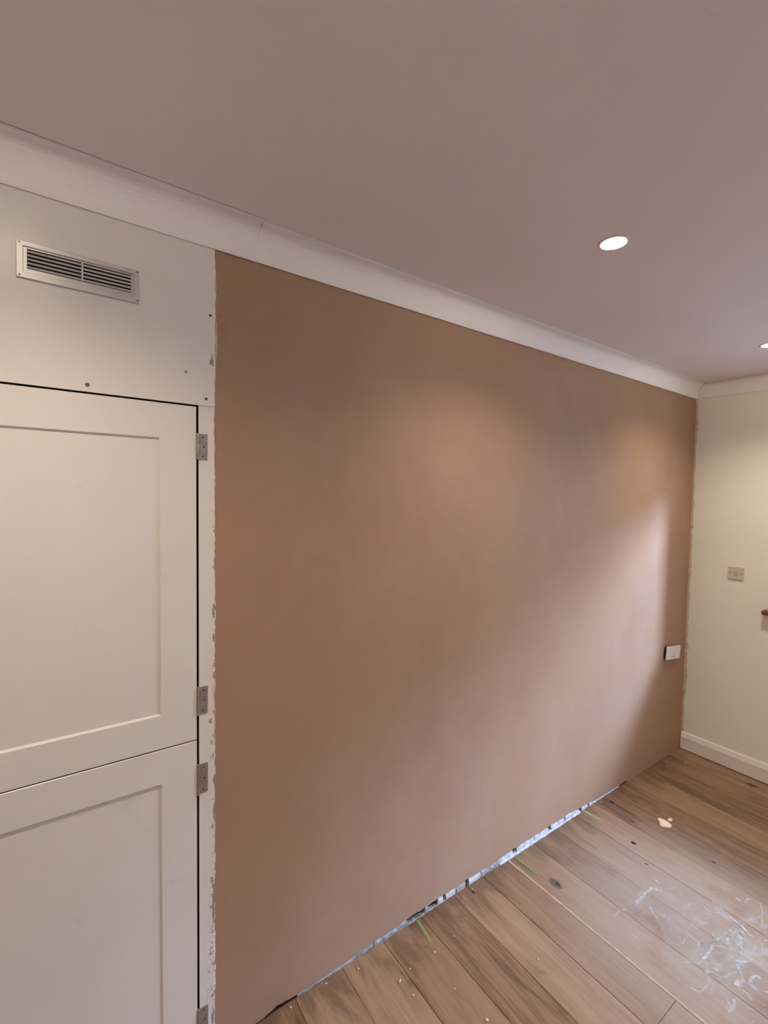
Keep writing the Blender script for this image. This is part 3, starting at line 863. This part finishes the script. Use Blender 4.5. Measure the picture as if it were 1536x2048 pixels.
g = N("dried_plaster_smear"); p = g.pos()
at = g.n("ShaderNodeAttribute"); at.attribute_name = "cover"
cov = g.math('MULTIPLY', g.math('MULTIPLY', at.outputs["Fac"], 0.80), g.smooth(g.noise(p, 60.0, 4, 0.6), 0.22, 0.62))
g.inp(g.b.inputs["Alpha"], cov)
M["drysmear"] = g.out((0.63, 0.615, 0.60), 0.85, 0.15)
def catmull(P, n):
    Q = [P[0]] + P + [P[-1]]; out = []
    for i in range(1, len(Q) - 2):
        for k in range(n):
            t = k / n
            out.append(tuple(0.5 * (2 * Q[i][a] + (Q[i + 1][a] - Q[i - 1][a]) * t + (2 * Q[i - 1][a] - 5 * Q[i][a] + 4 * Q[i + 1][a] - Q[i + 2][a]) * t * t
                             + (3 * Q[i][a] - Q[i - 1][a] - 3 * Q[i + 1][a] + Q[i + 2][a]) * t ** 3) for a in (0, 1)))
    out.append(P[-1]); return out
rs = random.Random(5)
extra = []
for i in range(46):
    a_ = rs.uniform(0, 6.28); rr_ = min(0.30, abs(rs.gauss(0, 0.17)))
    x, y = 2.13 + rr_ * math.cos(a_) * 1.1, -0.74 + rr_ * math.sin(a_) * 0.8
    h = rs.uniform(0, 6.28); P_ = [(x, y)]
    for k in range(rs.choice((2, 3))):
        h += rs.uniform(-1.1, 1.1); L_ = rs.uniform(.012, .045)
        P_.append((P_[-1][0] + math.cos(h) * L_, P_[-1][1] + math.sin(h) * L_ * .7))
    extra.append((P_, rs.uniform(2.5, 7), rs.uniform(.2, .55)))
bm = bmesh.new(); lay = bm.verts.layers.float.new("cover")
for si, (P_, w_, a_) in enumerate(STROKES + extra):
    C_ = catmull([tuple(q_) for q_ in P_], 8); m = len(C_); rows = []
    z_ = 0.0009 + 0.00002 * si
    for i, (x, y) in enumerate(C_):
        x2, y2 = C_[min(m - 1, i + 1)]; x1, y1 = C_[max(0, i - 1)]
        dx, dy = x2 - x1, y2 - y1; L_ = math.hypot(dx, dy) or 1; nx, ny = -dy / L_, dx / L_
        hw = w_ * 0.00078 * (1 + 0.4 * fbm(i * .7 + si * 5, 1.0))
        e_ = min(1, 0.25 + 2.2 * math.sin(math.pi * i / (m - 1)))
        row = []
        for o_, cv in ((-1.5, 0), (-.5, 1), (.5, 1), (1.5, 0)):
            v = bm.verts.new((x + nx * hw * o_, y + ny * hw * o_, z_)); v[lay] = cv * a_ * e_; row.append(v)
        rows.append(row)
    for r_, s_ in zip(rows[:-1], rows[1:]):
        for k in range(3): bm.faces.new((r_[k], s_[k], s_[k + 1], r_[k + 1]))
o = from_bm("dried_plaster_smears", bm, M["drysmear"])
tag(o, "whitish smears of dried plaster trodden over the dusty floorboards", "plaster smears", kind="stuff")
